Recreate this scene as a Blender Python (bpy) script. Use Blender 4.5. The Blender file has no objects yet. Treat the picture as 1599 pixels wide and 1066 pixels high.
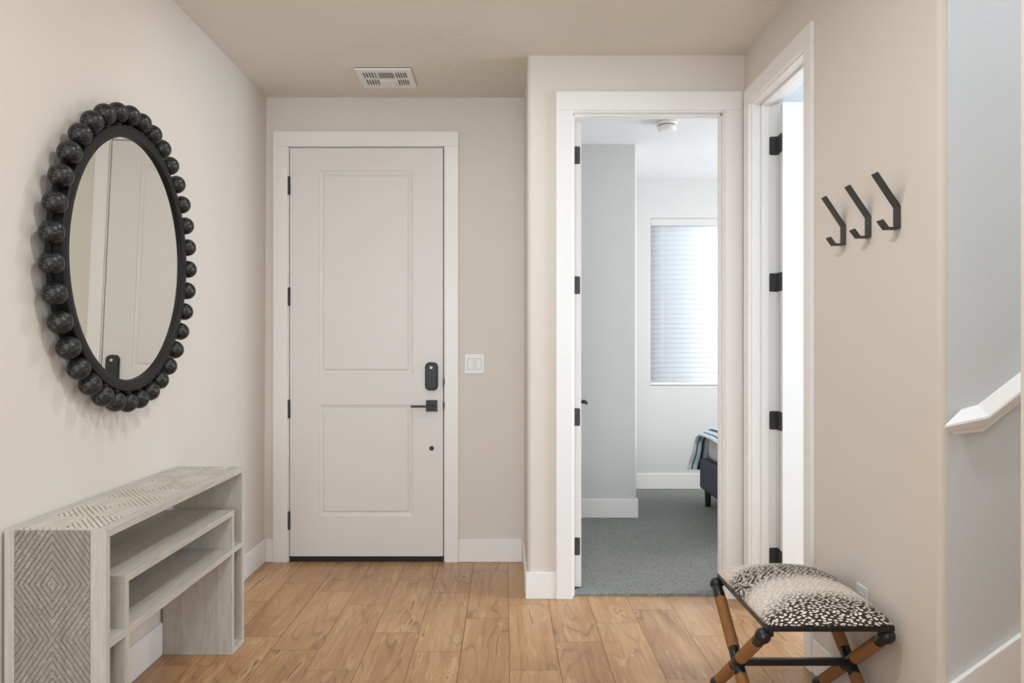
import bpy, bmesh, math, random
from mathutils import Vector, Matrix

random.seed(7)
S = bpy.context.scene
COL = S.collection
PI = math.pi

# ------------------------------------------------------------------ camera
CAMZ = 1.275
F = 1250.0                                  # focal length in pixels of a 1599-wide frame
cd = bpy.data.cameras.new('camera')
cam = bpy.data.objects.new('camera', cd)
COL.objects.link(cam)
cam.location = (0, 0, CAMZ)
cam.rotation_euler = (PI / 2, 0, 0)
cd.sensor_width = 36.0
cd.sensor_fit = 'HORIZONTAL'
cd.lens = F / 1599 * 36.0
cd.shift_x = (799.5 - 788) / 1599
cd.shift_y = (540 - 533) / 1599
cd.clip_start = 0.05
S.camera = cam

# ------------------------------------------------------------------ world, lights, exposure
S.view_settings.view_transform = 'Standard'
S.view_settings.look = 'None'
S.view_settings.gamma = 1.0
S.view_settings.use_curve_mapping = False
S.view_settings.exposure = 0.73

w = bpy.data.worlds.new('world')
S.world = w
w.use_nodes = True
bg = w.node_tree.nodes['Background']
bg.inputs['Color'].default_value = (0.86, 0.93, 1.0, 1)
bg.inputs['Strength'].default_value = 1.0


def area(name, loc, target, sx, sy, power, color=(1, 1, 1), shape='RECTANGLE', spread=180):
    l = bpy.data.lights.new(name, 'AREA')
    l.shape = shape
    l.size = sx
    if shape in ('RECTANGLE', 'ELLIPSE'):
        l.size_y = sy
    l.energy = power
    l.color = color
    l.spread = math.radians(spread)
    o = bpy.data.objects.new(name, l)
    COL.objects.link(o)
    o.location = loc
    d = Vector(target) - Vector(loc)
    o.rotation_euler = d.to_track_quat('-Z', 'Y').to_euler()
    return o


# broad fill light added out of view behind the camera
area('fill_light_behind_camera', (-0.3, -2.6, 1.5), (-0.3, 3, 1.4), 3.4, 2.2, 73, (0.76, 0.92, 1.07))
# recessed ceiling lamps of the hall
area('ceiling_lamp_hall', (0.0, 1.75, 2.735), (0.0, 1.75, 0), 0.15, 0.15, 11, (0.93, 0.97, 1.0), 'DISK')
area('ceiling_lamp_entry', (-0.35, 3.15, 2.735), (-0.35, 3.15, 0), 0.16, 0.16, 4.5, (0.93, 0.97, 1.0), 'DISK')
# daylight through the window of the room on the right
area('window_light_right_room', (3.88, 3.15, 1.9), (0.6, 3.75, 0.0), 0.8, 1.1, 62, (0.72, 0.90, 1.08))
# daylight through the bedroom window, then an unseen side fill added
area('window_light_bedroom', (1.85, 9.4, 2.4), (1.85, 7.0, 1.6), 3.6, 3.0, 105, (0.93, 0.965, 1.0))
area('fill_light_bedroom_side', (4.05, 5.6, 1.6), (0.6, 5.6, 1.0), 1.5, 1.5, 50, (1.0, 0.99, 0.98))
# daylight falling down the stairwell
area('window_light_stairs', (3.2, 1.6, 3.6), (1.5, 2.1, 1.0), 0.9, 0.9, 21, (0.66, 0.88, 1.10))


# ------------------------------------------------------------------ materials
def lin(r, g, b):
    def f(c):
        c /= 255.0
        return c / 12.92 if c <= 0.04045 else ((c + 0.055) / 1.055) ** 2.4
    return (f(r), f(g), f(b), 1)


class NT:
    def __init__(s, name):
        s.m = bpy.data.materials.new(name)
        s.m.use_nodes = True
        s.t = s.m.node_tree
        s.b = s.t.nodes['Principled BSDF']
        s.tc = s.t.nodes.new('ShaderNodeTexCoord')

    def n(s, typ, **kw):
        o = s.t.nodes.new('ShaderNode' + typ)
        for k, v in kw.items():
            if k in o.inputs.keys():
                o.inputs[k].default_value = v
            else:
                setattr(o, k, v)
        return o

    def l(s, a, b):
        s.t.links.new(a, b)

    def mapping(s, scale=(1, 1, 1), src=None, rot=(0, 0, 0)):
        m = s.n('Mapping')
        m.inputs['Scale'].default_value = scale
        m.inputs['Rotation'].default_value = rot
        s.l(src or s.tc.outputs['Object'], m.inputs['Vector'])
        return m.outputs[0]

    def noise(s, scale, detail=4, vec=None, rough=0.55, dist=0.0):
        o = s.n('TexNoise')
        o.inputs['Scale'].default_value = scale
        o.inputs['Detail'].default_value = detail
        o.inputs['Roughness'].default_value = rough
        o.inputs['Distortion'].default_value = dist
        s.l(vec or s.tc.outputs['Object'], o.inputs['Vector'])
        return o.outputs['Fac']

    def ramp(s, fac, stops, interp='LINEAR'):
        r = s.n('ValToRGB')
        e = r.color_ramp
        e.interpolation = interp
        while len(e.elements) < len(stops):
            e.elements.new(0.5)
        for el, (p, c) in zip(e.elements, stops):
            el.position = p
            el.color = c if len(c) == 4 else (*c, 1)
        s.l(fac, r.inputs[0])
        return r.outputs[0]

    def mix(s, fac, a, b, blend='MIX'):
        m = s.n('MixRGB', blend_type=blend)
        for i, v in ((0, fac), (1, a), (2, b)):
            if hasattr(v, 'is_output'):
                s.l(v, m.inputs[i])
            elif i == 0:
                m.inputs[0].default_value = v
            else:
                m.inputs[i].default_value = v
        return m.outputs[0]

    def math(s, op, a, b=0.0, c=None):
        m = s.n('Math', operation=op)
        for i, v in enumerate((a, b) if c is None else (a, b, c)):
            if hasattr(v, 'is_output'):
                s.l(v, m.inputs[i])
            else:
                m.inputs[i].default_value = v
        return m.outputs[0]

    def bump(s, h, strength=0.2, dist=0.01):
        b = s.n('Bump')
        b.inputs['Strength'].default_value = strength
        b.inputs['Distance'].default_value = dist
        s.l(h, b.inputs['Height'])
        s.l(b.outputs[0], s.b.inputs['Normal'])

    def col(s, c):
        if hasattr(c, 'is_output'):
            s.l(c, s.b.inputs['Base Color'])
        else:
            s.b.inputs['Base Color'].default_value = c

    def set(s, **kw):
        for k, v in kw.items():
            s.b.inputs[k.replace('_', ' ')].default_value = v
        return s


def paint(name, rgb, rough=0.55, tex=0.12, scale=90):
    t = NT(name)
    c = lin(*rgb)
    t.col(t.mix(t.noise(2.0, 2), tuple(x * 0.985 for x in c[:3]) + (1,), tuple(min(1, x * 1.015) for x in c[:3]) + (1,)))
    t.set(Roughness=rough)
    if tex:
        t.bump(t.noise(scale, 3), tex, 0.004)
    return t.m


M = {}
M['wall'] = paint('greige_wall_paint', (224, 215, 204), 0.6, 0.10, 60)
M['wall_cool'] = paint('wall_paint_cool_light_tint', (212, 213, 212), 0.6, 0.10, 60)  # wall paint with the cool cast of daylight put into its colour
M['trim'] = paint('white_trim_paint', (243, 239, 235), 0.32, 0.0, 30)
M['door'] = paint('white_door_paint', (231, 225, 220), 0.38, 0.0, 30)
M['white_plastic'] = paint('white_plastic', (236, 235, 232), 0.35, 0.0, 30)
M['grey_plastic'] = paint('grey_plastic', (150, 146, 142), 0.5, 0.0, 30)


def ceiling_mat(name, rgb):
    t = NT(name)
    c = lin(*rgb)
    t.col(c)
    t.set(Roughness=0.75)
    p = t.ramp(t.noise(1.7, 2), [(0.50, (0, 0, 0)), (0.66, (1, 1, 1))])
    k = t.ramp(t.noise(14, 6, t.mapping((0.5, 1.3, 1)), 0.6, 1.4), [(0.48, (0, 0, 0)), (0.56, (1, 1, 1))])
    t.bump(t.mix(p, (0, 0, 0, 1), k), 0.5, 0.005)
    return t.m


M['ceiling'] = ceiling_mat('textured_ceiling_paint', (229, 222, 210))
M['ceiling_cool'] = ceiling_mat('white_textured_ceiling_paint', (232, 233, 236))


def plain(name, rgb, rough, metal=0.0, bump=0.0, bs=200, spec=0.5):
    t = NT(name)
    c = lin(*rgb)
    n = t.noise(25, 3)
    t.col(t.mix(n, tuple(x * 0.85 for x in c[:3]) + (1,), tuple(min(1, x * 1.15) for x in c[:3]) + (1,)))
    t.set(Roughness=rough, Metallic=metal)
    t.b.inputs['Specular IOR Level'].default_value = spec
    if bump:
        t.bump(t.noise(bs, 3), bump, 0.002)
    return t.m


M['black_metal'] = plain('matte_black_metal', (38, 38, 38), 0.45)
M['hook_metal'] = plain('matte_black_hook_metal', (50, 50, 49), 0.55)
M['hinge_metal'] = plain('dark_bronze_hinge_metal', (52, 52, 51), 0.5)
M['dark_rubber'] = plain('dark_rubber', (34, 28, 26), 0.7)
M['screw'] = plain('dark_screw_steel', (18, 18, 18), 0.4, 0.5)
M['charcoal_fabric'] = plain('charcoal_upholstery', (78, 80, 88), 0.9, 0, 0.3, 300, 0.2)
M['sheet'] = plain('pale_grey_sheet', (188, 190, 190), 0.9, 0, 0.2, 120, 0.2)
M['bed_leg'] = plain('black_bed_leg_wood', (30, 29, 29), 0.6)

# glass of the window
t = NT('window_glass')
gl = t.n('BsdfGlossy')
gl.inputs['Roughness'].default_value = 0.02
tp_ = t.n('BsdfTransparent')
tp_.inputs['Color'].default_value = (0.95, 0.98, 0.97, 1)
fr = t.n('Fresnel')
fr.inputs['IOR'].default_value = 1.45
ms = t.n('MixShader')
t.l(fr.outputs[0], ms.inputs[0])
t.l(tp_.outputs[0], ms.inputs[1])
t.l(gl.outputs[0], ms.inputs[2])
t.l(ms.outputs[0], t.t.nodes['Material Output'].inputs['Surface'])
M['glass'] = t.m
# mirror
t = NT('mirror_silver')
t.col(lin(238, 238, 232))
t.set(Metallic=1.0, Roughness=0.015)
M['mirror'] = t.m
# bead lacquer
t = NT('rubbed_black_bead_lacquer')
rub = t.ramp(t.noise(70, 8, t.mapping((1, 1, 3.2)), 0.78, 0.5), [(0.53, (0, 0, 0)), (0.66, (1, 1, 1))])
rub2 = t.ramp(t.noise(9, 2), [(0.35, (0, 0, 0)), (0.7, (1, 1, 1))])
msk = t.mix(rub2, (0, 0, 0, 1), rub)
t.col(t.mix(msk, lin(20, 20, 20), lin(140, 138, 132)))
t.set(Roughness=0.36)
t.b.inputs['Specular IOR Level'].default_value = 0.4
t.bump(msk, 0.15, 0.001)
M['bead'] = t.m
M['mirror_frame'] = plain('black_iron_frame', (19, 19, 19), 0.5, 0.0, 0.15, 150, 0.3)
# slats
t = NT('white_blind_slat')
t.col(lin(245, 246, 248))
t.set(Roughness=0.5)
tr = t.n('BsdfTranslucent')
tr.inputs['Color'].default_value = (0.92, 0.94, 1.0, 1)
ms = t.n('MixShader')
ms.inputs[0].default_value = 0.35
t.l(t.b.outputs[0], ms.inputs[1])
t.l(tr.outputs[0], ms.inputs[2])
t.l(ms.outputs[0], t.t.nodes['Material Output'].inputs['Surface'])
M['slat'] = t.m

# floor planks
t = NT('oak_look_plank_tile')
at = t.n('Attribute')
at.attribute_name = 'plank'
rnd = at.outputs['Fac']
addv = t.n('VectorMath', operation='ADD')
comb = t.n('CombineXYZ')
t.l(t.math('MULTIPLY', rnd, 37.0), comb.inputs[0])
t.l(t.math('MULTIPLY', rnd, 91.0), comb.inputs[1])
t.l(t.tc.outputs['Object'], addv.inputs[0])
t.l(comb.outputs[0], addv.inputs[1])
v = addv.outputs[0]
warpn = t.n('TexNoise')
warpn.inputs['Scale'].default_value = 1.0
warpn.inputs['Detail'].default_value = 2
t.l(t.mapping((4.2, 0.8, 1), v), warpn.inputs['Vector'])
# growth rings: contours of a smooth field, read as cathedral grain
ring = t.math('FRACT', t.math('MULTIPLY', warpn.outputs['Fac'], 11.0))
ringd = t.ramp(ring, [(0.0, (0.9, 0.9, 0.9)), (0.10, (0.25, 0.25, 0.25)), (0.35, (0, 0, 0)), (0.88, (0.1, 0.1, 0.1)), (1.0, (0.9, 0.9, 0.9))])
ringm = t.ramp(t.noise(1.6, 2, t.mapping((2.0, 0.8, 1), v)), [(0.42, (0, 0, 0)), (0.62, (1, 1, 1))])
broad = t.noise(2.0, 3, t.mapping((2.2, 0.5, 1), v), 0.5, 0.8)
grain = t.noise(6, 7, t.mapping((8, 0.20, 1), v), 0.58, 0.5)
fine = t.noise(60, 4, t.mapping((6, 0.14, 1), v), 0.6, 0.1)
c = t.ramp(broad, [(0.25, lin(176, 132, 90)), (0.5, lin(198, 155, 112)), (0.75, lin(214, 178, 138))])
c = t.mix(t.ramp(grain, [(0.28, (0.65, 0.65, 0.65)), (0.46, (0, 0, 0))]), c, lin(146, 103, 68))
c = t.mix(t.ramp(grain, [(0.54, (0, 0, 0)), (0.76, (0.45, 0.45, 0.45))]), c, lin(228, 200, 164))
c = t.mix(0.2, c, t.ramp(fine, [(0.38, lin(140, 100, 66)), (0.62, lin(222, 190, 154))]))
c = t.mix(t.math('MULTIPLY', t.math('MULTIPLY', ringd, ringm), 0.7), c, lin(116, 76, 46))
sn = t.noise(1.7, 5, t.mapping((6, 0.7, 1), v), 0.55, 3.0)
halo = t.ramp(sn, [(0.58, (0, 0, 0)), (0.63, (0.6, 0.6, 0.6))])
c = t.mix(halo, c, lin(224, 192, 154))
streak = t.ramp(sn, [(0.65, (0, 0, 0)), (0.70, (0.8, 0.8, 0.8))])
c = t.mix(streak, c, lin(108, 68, 42))
vo = t.n('TexVoronoi')
vo.inputs['Scale'].default_value = 1.0
t.l(t.mapping((3.4, 1.3, 1), v), vo.inputs['Vector'])
kn = t.ramp(vo.outputs['Distance'], [(0.0, (1, 1, 1)), (0.045, (0.6, 0.6, 0.6)), (0.1, (0, 0, 0))])
c = t.mix(kn, c, lin(84, 52, 34))
c = t.mix(1.0, c, t.ramp(rnd, [(0, (0.77, 0.67, 0.53)), (0.5, (0.86, 0.76, 0.61)), (1, (0.95, 0.86, 0.71))]), 'MULTIPLY')
t.col(c)
t.set(Roughness=0.33)
t.b.inputs['Specular IOR Level'].default_value = 0.6
t.bump(t.mix(0.5, grain, fine), 0.12, 0.003)
M['plank'] = t.m
M['grout'] = plain('brown_grout', (112, 84, 60), 0.9)

# carpet
t = NT('grey_loop_carpet')
n1 = t.n('TexVoronoi')
n1.inputs['Scale'].default_value = 1.0
t.l(t.mapping((75, 95, 1)), n1.inputs['Vector'])
cc = t.ramp(n1.outputs['Distance'], [(0.1, lin(160, 161, 157)), (0.75, lin(108, 110, 107))])
cc = t.mix(0.5, cc, t.ramp(t.noise(160, 3), [(0.3, lin(104, 107, 105)), (0.7, lin(160, 162, 158))]))
t.col(cc)
t.set(Roughness=0.95)
t.b.inputs['Specular IOR Level'].default_value = 0.1
t.bump(n1.outputs['Distance'], -0.8, 0.006)
M['carpet'] = t.m


def washed_wood(name, cols, along='Y', contrast=0.5):
    t = NT(name)
    sc = {'X': (0.6, 9, 9), 'Y': (9, 0.6, 9), 'Z': (9, 9, 0.6)}[along]
    g = t.noise(3.2, 9, t.mapping(sc), 0.72, 1.0)
    g2 = t.noise(14, 5, t.mapping(sc), 0.6, 0.2)
    c = t.ramp(g, [(0.25, lin(*cols[0])), (0.5, lin(*cols[1])), (0.75, lin(*cols[2]))])
    c = t.mix(0.35, c, t.ramp(g2, [(0.3, lin(*cols[0])), (0.7, lin(*cols[2]))]))
    dark = tuple(int(q * 0.68) for q in cols[0])
    c = t.mix(t.ramp(t.noise(7, 6, t.mapping(sc), 0.7, 1.5), [(0.62, (0, 0, 0)), (0.72, (0.6, 0.6, 0.6))]), c, lin(*dark))
    chalk = t.ramp(t.noise(150, 5, t.mapping((1, 1, 1)), 0.75, 0.8), [(0.52, (0, 0, 0)), (0.62, (1, 1, 1))])
    c = t.mix(t.math('MULTIPLY', t.mix(t.ramp(t.noise(6, 2), [(0.35, (0.2, 0.2, 0.2)), (0.65, (1, 1, 1))]), (0, 0, 0, 1), chalk), contrast), c, lin(*cols[3]))
    t.col(c)
    t.set(Roughness=0.7)
    t.bump(g2, 0.25, 0.002)
    return t.m


WC = ((166, 157, 145), (194, 186, 174), (212, 205, 195), (226, 221, 213))
M['wash_y'] = washed_wood('whitewashed_wood_lengthwise', WC, 'Y', 0.25)
M['wash_z'] = washed_wood('whitewashed_wood_upright', WC, 'Z', 0.25)
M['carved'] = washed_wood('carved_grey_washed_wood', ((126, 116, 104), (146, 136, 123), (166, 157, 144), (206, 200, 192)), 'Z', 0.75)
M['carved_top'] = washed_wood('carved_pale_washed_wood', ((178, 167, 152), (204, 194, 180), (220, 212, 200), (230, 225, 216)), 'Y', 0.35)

# rope wrap
def rope(name):
    t = NT(name)
    n = t.noise(420, 3, t.mapping((1, 1, 1)))
    t.col(t.ramp(n, [(0.3, lin(124, 80, 42)), (0.7, lin(172, 118, 66))]))
    t.set(Roughness=0.8)
    t.bump(n, 0.3, 0.002)
    return t.m


M['rope'] = rope('brown_rattan_rope')
M['stool_black'] = plain('black_lacquered_wood', (26, 25, 25), 0.35)

# antelope print
t = NT('antelope_print_fabric')
sx = t.n('SeparateXYZ')
t.l(t.tc.outputs['Object'], sx.inputs[0])
wob = t.math('MULTIPLY', t.math('SUBTRACT', t.noise(4, 2), 0.5), 0.10)
xx = t.math('MULTIPLY', t.math('POWER', t.math('ABSOLUTE', sx.outputs[0]), 2.0), 1.2)
yy = t.math('ADD', t.math('ADD', sx.outputs[1], wob), xx)
ph = t.math('MULTIPLY', t.math('SUBTRACT', yy, 0.08), 2 * PI / 0.34)
band = t.math('MULTIPLY_ADD', t.math('COSINE', ph), 0.5, 0.5)          # 1 on the dark stripes
dk = t.ramp(band, [(0.16, (0, 0, 0)), (0.78, (1, 1, 1))])
base = t.mix(dk, lin(212, 201, 189), lin(70, 58, 54))
vsp = t.n('TexVoronoi')
vsp.inputs['Scale'].default_value = 1.0
vsp.voronoi_dimensions = '2D'
vsp.inputs['Randomness'].default_value = 0.8
t.l(t.mapping((62, 140, 1), t.tc.outputs['UV'], (0, 0, 0.28)), vsp.inputs['Vector'])
cs = t.n('SeparateColor')
t.l(vsp.outputs['Color'], cs.inputs[0])
sd_ = t.math('ADD', vsp.outputs['Distance'], t.math('MULTIPLY', t.math('SUBTRACT', t.noise(160, 2), 0.5), 0.35))
sd_ = t.math('ADD', sd_, t.math('MULTIPLY', t.math('SUBTRACT', cs.outputs[0], 0.5), 0.14))
spot = t.ramp(sd_, [(0.30, (1, 1, 1)), (0.36, (0, 0, 0))])
t.col(t.mix(spot, base, lin(234, 227, 217)))
t.set(Roughness=0.85)
t.b.inputs['Specular IOR Level'].default_value = 0.2
t.bump(t.noise(400, 2), 0.15, 0.001)
M['antelope'] = t.m

# striped blanket
t = NT('striped_blanket_cotton')
uv = t.n('SeparateXYZ')
t.l(t.tc.outputs['UV'], uv.inputs[0])
u = t.math('FRACT', t.math('MULTIPLY', uv.outputs[0], 1 / 0.115))
W_, B_, T_, G_ = lin(226, 229, 230), lin(30, 62, 92), lin(40, 118, 150), lin(150, 160, 168)
t.col(t.ramp(u, [(0.0, W_), (0.26, T_), (0.36, W_), (0.60, B_), (0.76, G_), (0.84, W_)], 'CONSTANT'))
t.set(Roughness=0.9)
t.bump(t.noise(140, 3), 0.25, 0.003)
M['blanket'] = t.m


# ------------------------------------------------------------------ mesh helpers
class B:
    def __init__(s):
        s.bm = bmesh.new()

    def box(s, x0, x1, y0, y1, z0, z1):
        v = [s.bm.verts.new(p) for p in ((x0, y0, z0), (x1, y0, z0), (x1, y1, z0), (x0, y1, z0),
                                         (x0, y0, z1), (x1, y0, z1), (x1, y1, z1), (x0, y1, z1))]
        for f in ((0, 3, 2, 1), (4, 5, 6, 7), (0, 1, 5, 4), (1, 2, 6, 5), (2, 3, 7, 6), (3, 0, 4, 7)):
            s.bm.faces.new([v[i] for i in f])
        return s

    def prism(s, pts, a0, a1, axis='z', smooth=False):
        """pts: 2D outline, extruded along axis (z: (x,y); y: (x,z); x: (y,z))"""
        def mk(p, a):
            return {'z': (p[0], p[1], a), 'y': (p[0], a, p[1]), 'x': (a, p[0], p[1])}[axis]
        lo = [s.bm.verts.new(mk(p, a0)) for p in pts]
        hi = [s.bm.verts.new(mk(p, a1)) for p in pts]
        n = len(pts)
        s.bm.faces.new(lo[::-1])
        s.bm.faces.new(hi)
        for i in range(n):
            f = s.bm.faces.new((lo[i], lo[(i + 1) % n], hi[(i + 1) % n], hi[i]))
            f.smooth = smooth
        return s

    def rings(s, rings, closed=True, caps=True, smooth=True):
        rs = [[s.bm.verts.new(p) for p in r] for r in rings]
        n = len(rs[0])
        for a, b in zip(rs, rs[1:]):
            for i in range(n if closed else n - 1):
                f = s.bm.faces.new((a[i], a[(i + 1) % n], b[(i + 1) % n], b[i]))
                f.smooth = smooth
        if caps:
            s.bm.faces.new(rs[0][::-1])
            s.bm.faces.new(rs[-1])
        return s

    def tube(s, p0, p1, r0, r1=None, seg=20, prof=None):
        """tube from p0 to p1; prof = list of (t, radius) along the length"""
        p0, p1 = Vector(p0), Vector(p1)
        d = (p1 - p0)
        ax = d.normalized()
        up = Vector((0, 0, 1)) if abs(ax.z) < 0.9 else Vector((1, 0, 0))
        a = ax.cross(up).normalized()
        b = ax.cross(a)
        prof = prof or [(0, r0), (1, r0 if r1 is None else r1)]
        s.rings([[p0 + d * t + (a * math.cos(2 * PI * i / seg) + b * math.sin(2 * PI * i / seg)) * r
                  for i in range(seg)] for t, r in prof])
        return s

    def sphere(s, c, r, seg=24, rows=14, sc=(1, 1, 1)):
        c = Vector(c)
        rings = []
        for j in range(1, rows):
            a = PI * j / rows
            rings.append([c + Vector((r * math.sin(a) * math.cos(2 * PI * i / seg) * sc[0],
                                      r * math.sin(a) * math.sin(2 * PI * i / seg) * sc[1],
                                      -r * math.cos(a) * sc[2])) for i in range(seg)])
        vs = [[s.bm.verts.new(p) for p in q] for q in rings]
        b0 = s.bm.verts.new(c + Vector((0, 0, -r * sc[2])))
        b1 = s.bm.verts.new(c + Vector((0, 0, r * sc[2])))
        for i in range(seg):
            k = (i + 1) % seg
            fs = [s.bm.faces.new((b0, vs[0][k], vs[0][i])), s.bm.faces.new((b1, vs[-1][i], vs[-1][k]))]
            for a, b in zip(vs, vs[1:]):
                fs.append(s.bm.faces.new((a[i], a[k], b[k], b[i])))
            for f in fs:
                f.smooth = True
        return s

    def quad(s, *pts, smooth=False):
        f = s.bm.faces.new([s.bm.verts.new(p) for p in pts])
        f.smooth = smooth
        return f

    def make(s, name, m, parent=None, bevel=0.0, seg=2, weld=False):
        if weld:
            bmesh.ops.remove_doubles(s.bm, verts=s.bm.verts, dist=1e-5)
        bmesh.ops.recalc_face_normals(s.bm, faces=s.bm.faces)
        if parent is not None:
            off = parent
            loc = Vector((0, 0, 0))
            while off is not None:
                loc += off.location
                off = off.parent
            if not parent.get('_local'):
                bmesh.ops.translate(s.bm, verts=s.bm.verts, vec=-loc)
        me = bpy.data.meshes.new(name)
        s.bm.to_mesh(me)
        s.bm.free()
        o = bpy.data.objects.new(name, me)
        COL.objects.link(o)
        me.materials.append(m)
        if parent is not None:
            o.parent = parent
            if parent.get('_local'):
                o['_local'] = 1
        if bevel:
            md = o.modifiers.new('bevel', 'BEVEL')
            md.width = bevel
            md.segments = seg
            md.limit_method = 'ANGLE'
            md.angle_limit = math.radians(50)
        return o


def struct(o):
    o['kind'] = 'structure'
    return o


def tag(o, label, cat, group=None):
    o['label'] = label
    o['category'] = cat
    if group:
        o['group'] = group
    return o


def thing(name, label, cat, loc=(0, 0, 0), group=None, local=False):
    o = bpy.data.objects.new(name, None)
    COL.objects.link(o)
    o.location = loc
    o.empty_display_size = 0.1
    if local:
        o['_local'] = 1
    return tag(o, label, cat, group)


def arc(cx, cy, r, a0, a1, n=6):
    return [(cx + r * math.cos(math.radians(a0 + (a1 - a0) * i / n)),
             cy + r * math.sin(math.radians(a0 + (a1 - a0) * i / n))) for i in range(n + 1)]


def rrect(cx, cy, hw, hh, r, n=6):
    return (arc(cx + hw - r, cy + hh - r, r, 0, 90, n) + arc(cx - hw + r, cy + hh - r, r, 90, 180, n) +
            arc(cx - hw + r, cy - hh + r, r, 180, 270, n) + arc(cx + hw - r, cy - hh + r, r, 270, 360, n))


# ------------------------------------------------------------------ key dimensions (metres)
CE = 2.742                      # hall ceiling
XLb, XLt = -1.4225, -1.4075     # left wall, foot and head (slightly out of plumb)
YF = 4.731                      # wall with the entry door
XJ, YJ = 0.115, 4.044           # corner of the projecting wall with the bedroom door
XR, YR = 1.211, 2.229           # right wall and its end at the stairs
WT = 0.12
OH = 2.457                      # head of the door openings


def xl(z):
    return XLb + (XLt - XLb) * z / CE


# ------------------------------------------------------------------ floors
b = B()
vals = []
PW, PL, GAP = 0.2, 0.805, 0.0011
offs = {0: 3.148, 1: 3.45, 2: 3.69, 3: 3.875, 4: 3.52, -1: 3.75, -2: 3.34, -3: 3.56, -4: 3.148, -5: 3.36}
lay = b.bm.faces.layers.float.new('plank')
for k in range(-9, 22):
    x0 = 0.019 + k * PW
    off = offs.get(k, 3.0 + (k * 0.317) % PL)
    j0 = math.floor((-3.2 - off) / PL)
    for j in range(j0, 12):
        y0 = off + j * PL
        y1 = y0 + PL
        xa, xb = x0 + GAP, x0 + PW - GAP
        ya, yb = max(y0 + GAP, -3.2), y1 - GAP
        ymax = 4.86 if x0 + PW / 2 < 0.2 else 4.084
        xa, xb = max(xa, -1.55), min(xb, 4.0)
        yb = min(yb, ymax)
        if yb - ya < 0.01 or xb - xa < 0.01:
            continue
        f = b.quad((xa, ya, 0), (xb, ya, 0), (xb, yb, 0), (xa, yb, 0))
        f[lay] = random.random()
fl = struct(b.make('floor', M['plank']))
g = B().box(-1.6, 4.0, -3.2, 4.9, -0.04, -0.0012).make('grout', M['grout'], fl)
struct(B().box(0.2, 4.2, 4.084, 7.3, -0.06, 0.012).make('floor_bedroom', M['carpet']))

# ------------------------------------------------------------------ ceilings
struct(B().box(-1.6, 0.83, -3.2, 4.9, CE, CE + 0.1).box(0.83, XR + 0.06, 1.2, 4.1, CE, CE + 0.1).make('ceiling', M['ceiling']))
struct(B().box(0.235, 4.2, YJ + 0.06, 7.3, 2.757, 2.85).make('ceiling_bedroom', M['ceiling_cool']))
struct(B().box(XR + 0.06, 4.2, YR + 0.06, YJ + 0.06, CE, CE + 0.1).make('ceiling_right_room', M['ceiling_cool']))

# ------------------------------------------------------------------ walls
b = B()
b.prism([(-1.6, 0), (XLb, 0), (XLt, CE), (-1.6, CE)], -3.2, YF + WT, 'y')
struct(b.make('wall_left', M['wall']))

DX0, DX1 = -1.2735, -0.3585     # entry door opening between the jambs
b = B()
b.box(xl(0) - 0.02, DX0 - 0.019, YF, YF + WT, 0, CE)
b.box(DX1 + 0.019, XJ, YF, YF + WT, 0, CE)
b.box(DX0 - 0.019, DX1 + 0.019, YF, YF + WT, OH + 0.012, CE)
struct(b.make('wall_front', M['wall']))

BX0, BX1 = 0.345, 1.107         # bedroom door opening
b = B()
pl = [(XJ, YF + WT)] + arc(XJ + 0.02, YJ + 0.02, 0.02, 180, 270) + [(BX0 - 0.019, YJ), (BX0 - 0.019, YJ + WT - 0.01), (0.235, YJ + WT - 0.01), (0.235, YF + WT)]
b.prism(pl, 0, CE, smooth=False)
b.box(BX1 + 0.019, XR + 0.01, YJ, YJ + WT - 0.01, 0, CE)
b.box(BX0 - 0.019, BX1 + 0.019, YJ, YJ + WT - 0.01, OH + 0.019, CE)
struct(b.make('wall_back', M['wall']))
# bedroom face of that wall, bedroom shell
b = B()
b.box(0.225, BX0 - 0.019, YJ + WT - 0.01, YJ + WT, 0, 2.80)
b.box(BX1 + 0.019, 4.0, YJ + WT - 0.01, YJ + WT, 0, 2.80)
b.box(BX0 - 0.019, BX1 + 0.019, YJ + WT - 0.01, YJ + WT, OH + 0.019, 2.80)
struct(b.make('wall_bedroom_near', M['wall_cool']))
struct(B().box(0.235, 0.245, YJ + WT, 5.89, 0, 2.80).make('wall_bedroom_left', M['wall_cool']))
b = B()
b.prism([(0.235, 5.89)] + arc(0.971 - 0.015, 5.89 + 0.015, 0.015, 270, 360) + [(0.971, 7.08), (0.235, 7.08)], 0, 2.80)
struct(b.make('wall_closet', M['wall_cool']))
WX0, WX1, WZ0, WZ1 = 1.291, 2.42, 0.924, 2.405
YB = 7.08
b = B()
b.box(0.9, WX0, YB, YB + 0.15, 0, 2.80)
b.box(WX1, 4.2, YB, YB + 0.15, 0, 2.80)
b.box(WX0, WX1, YB, YB + 0.15, 0, WZ0)
b.box(WX0, WX1, YB, YB + 0.15, WZ1, 2.80)
struct(b.make('wall_bedroom_far', M['wall_cool']))
# right side of the bedroom, with an unseen opening added for the side fill
b = B()
b.box(4.1, 4.2, YJ + WT, 4.85, 0, 2.8)
b.box(4.1, 4.2, 6.35, YB, 0, 2.8)
b.box(4.1, 4.2, 4.85, 6.35, 0, 0.85)
b.box(4.1, 4.2, 4.85, 6.35, 2.35, 2.8)
struct(b.make('wall_bedroom_right', M['wall_cool']))

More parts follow.
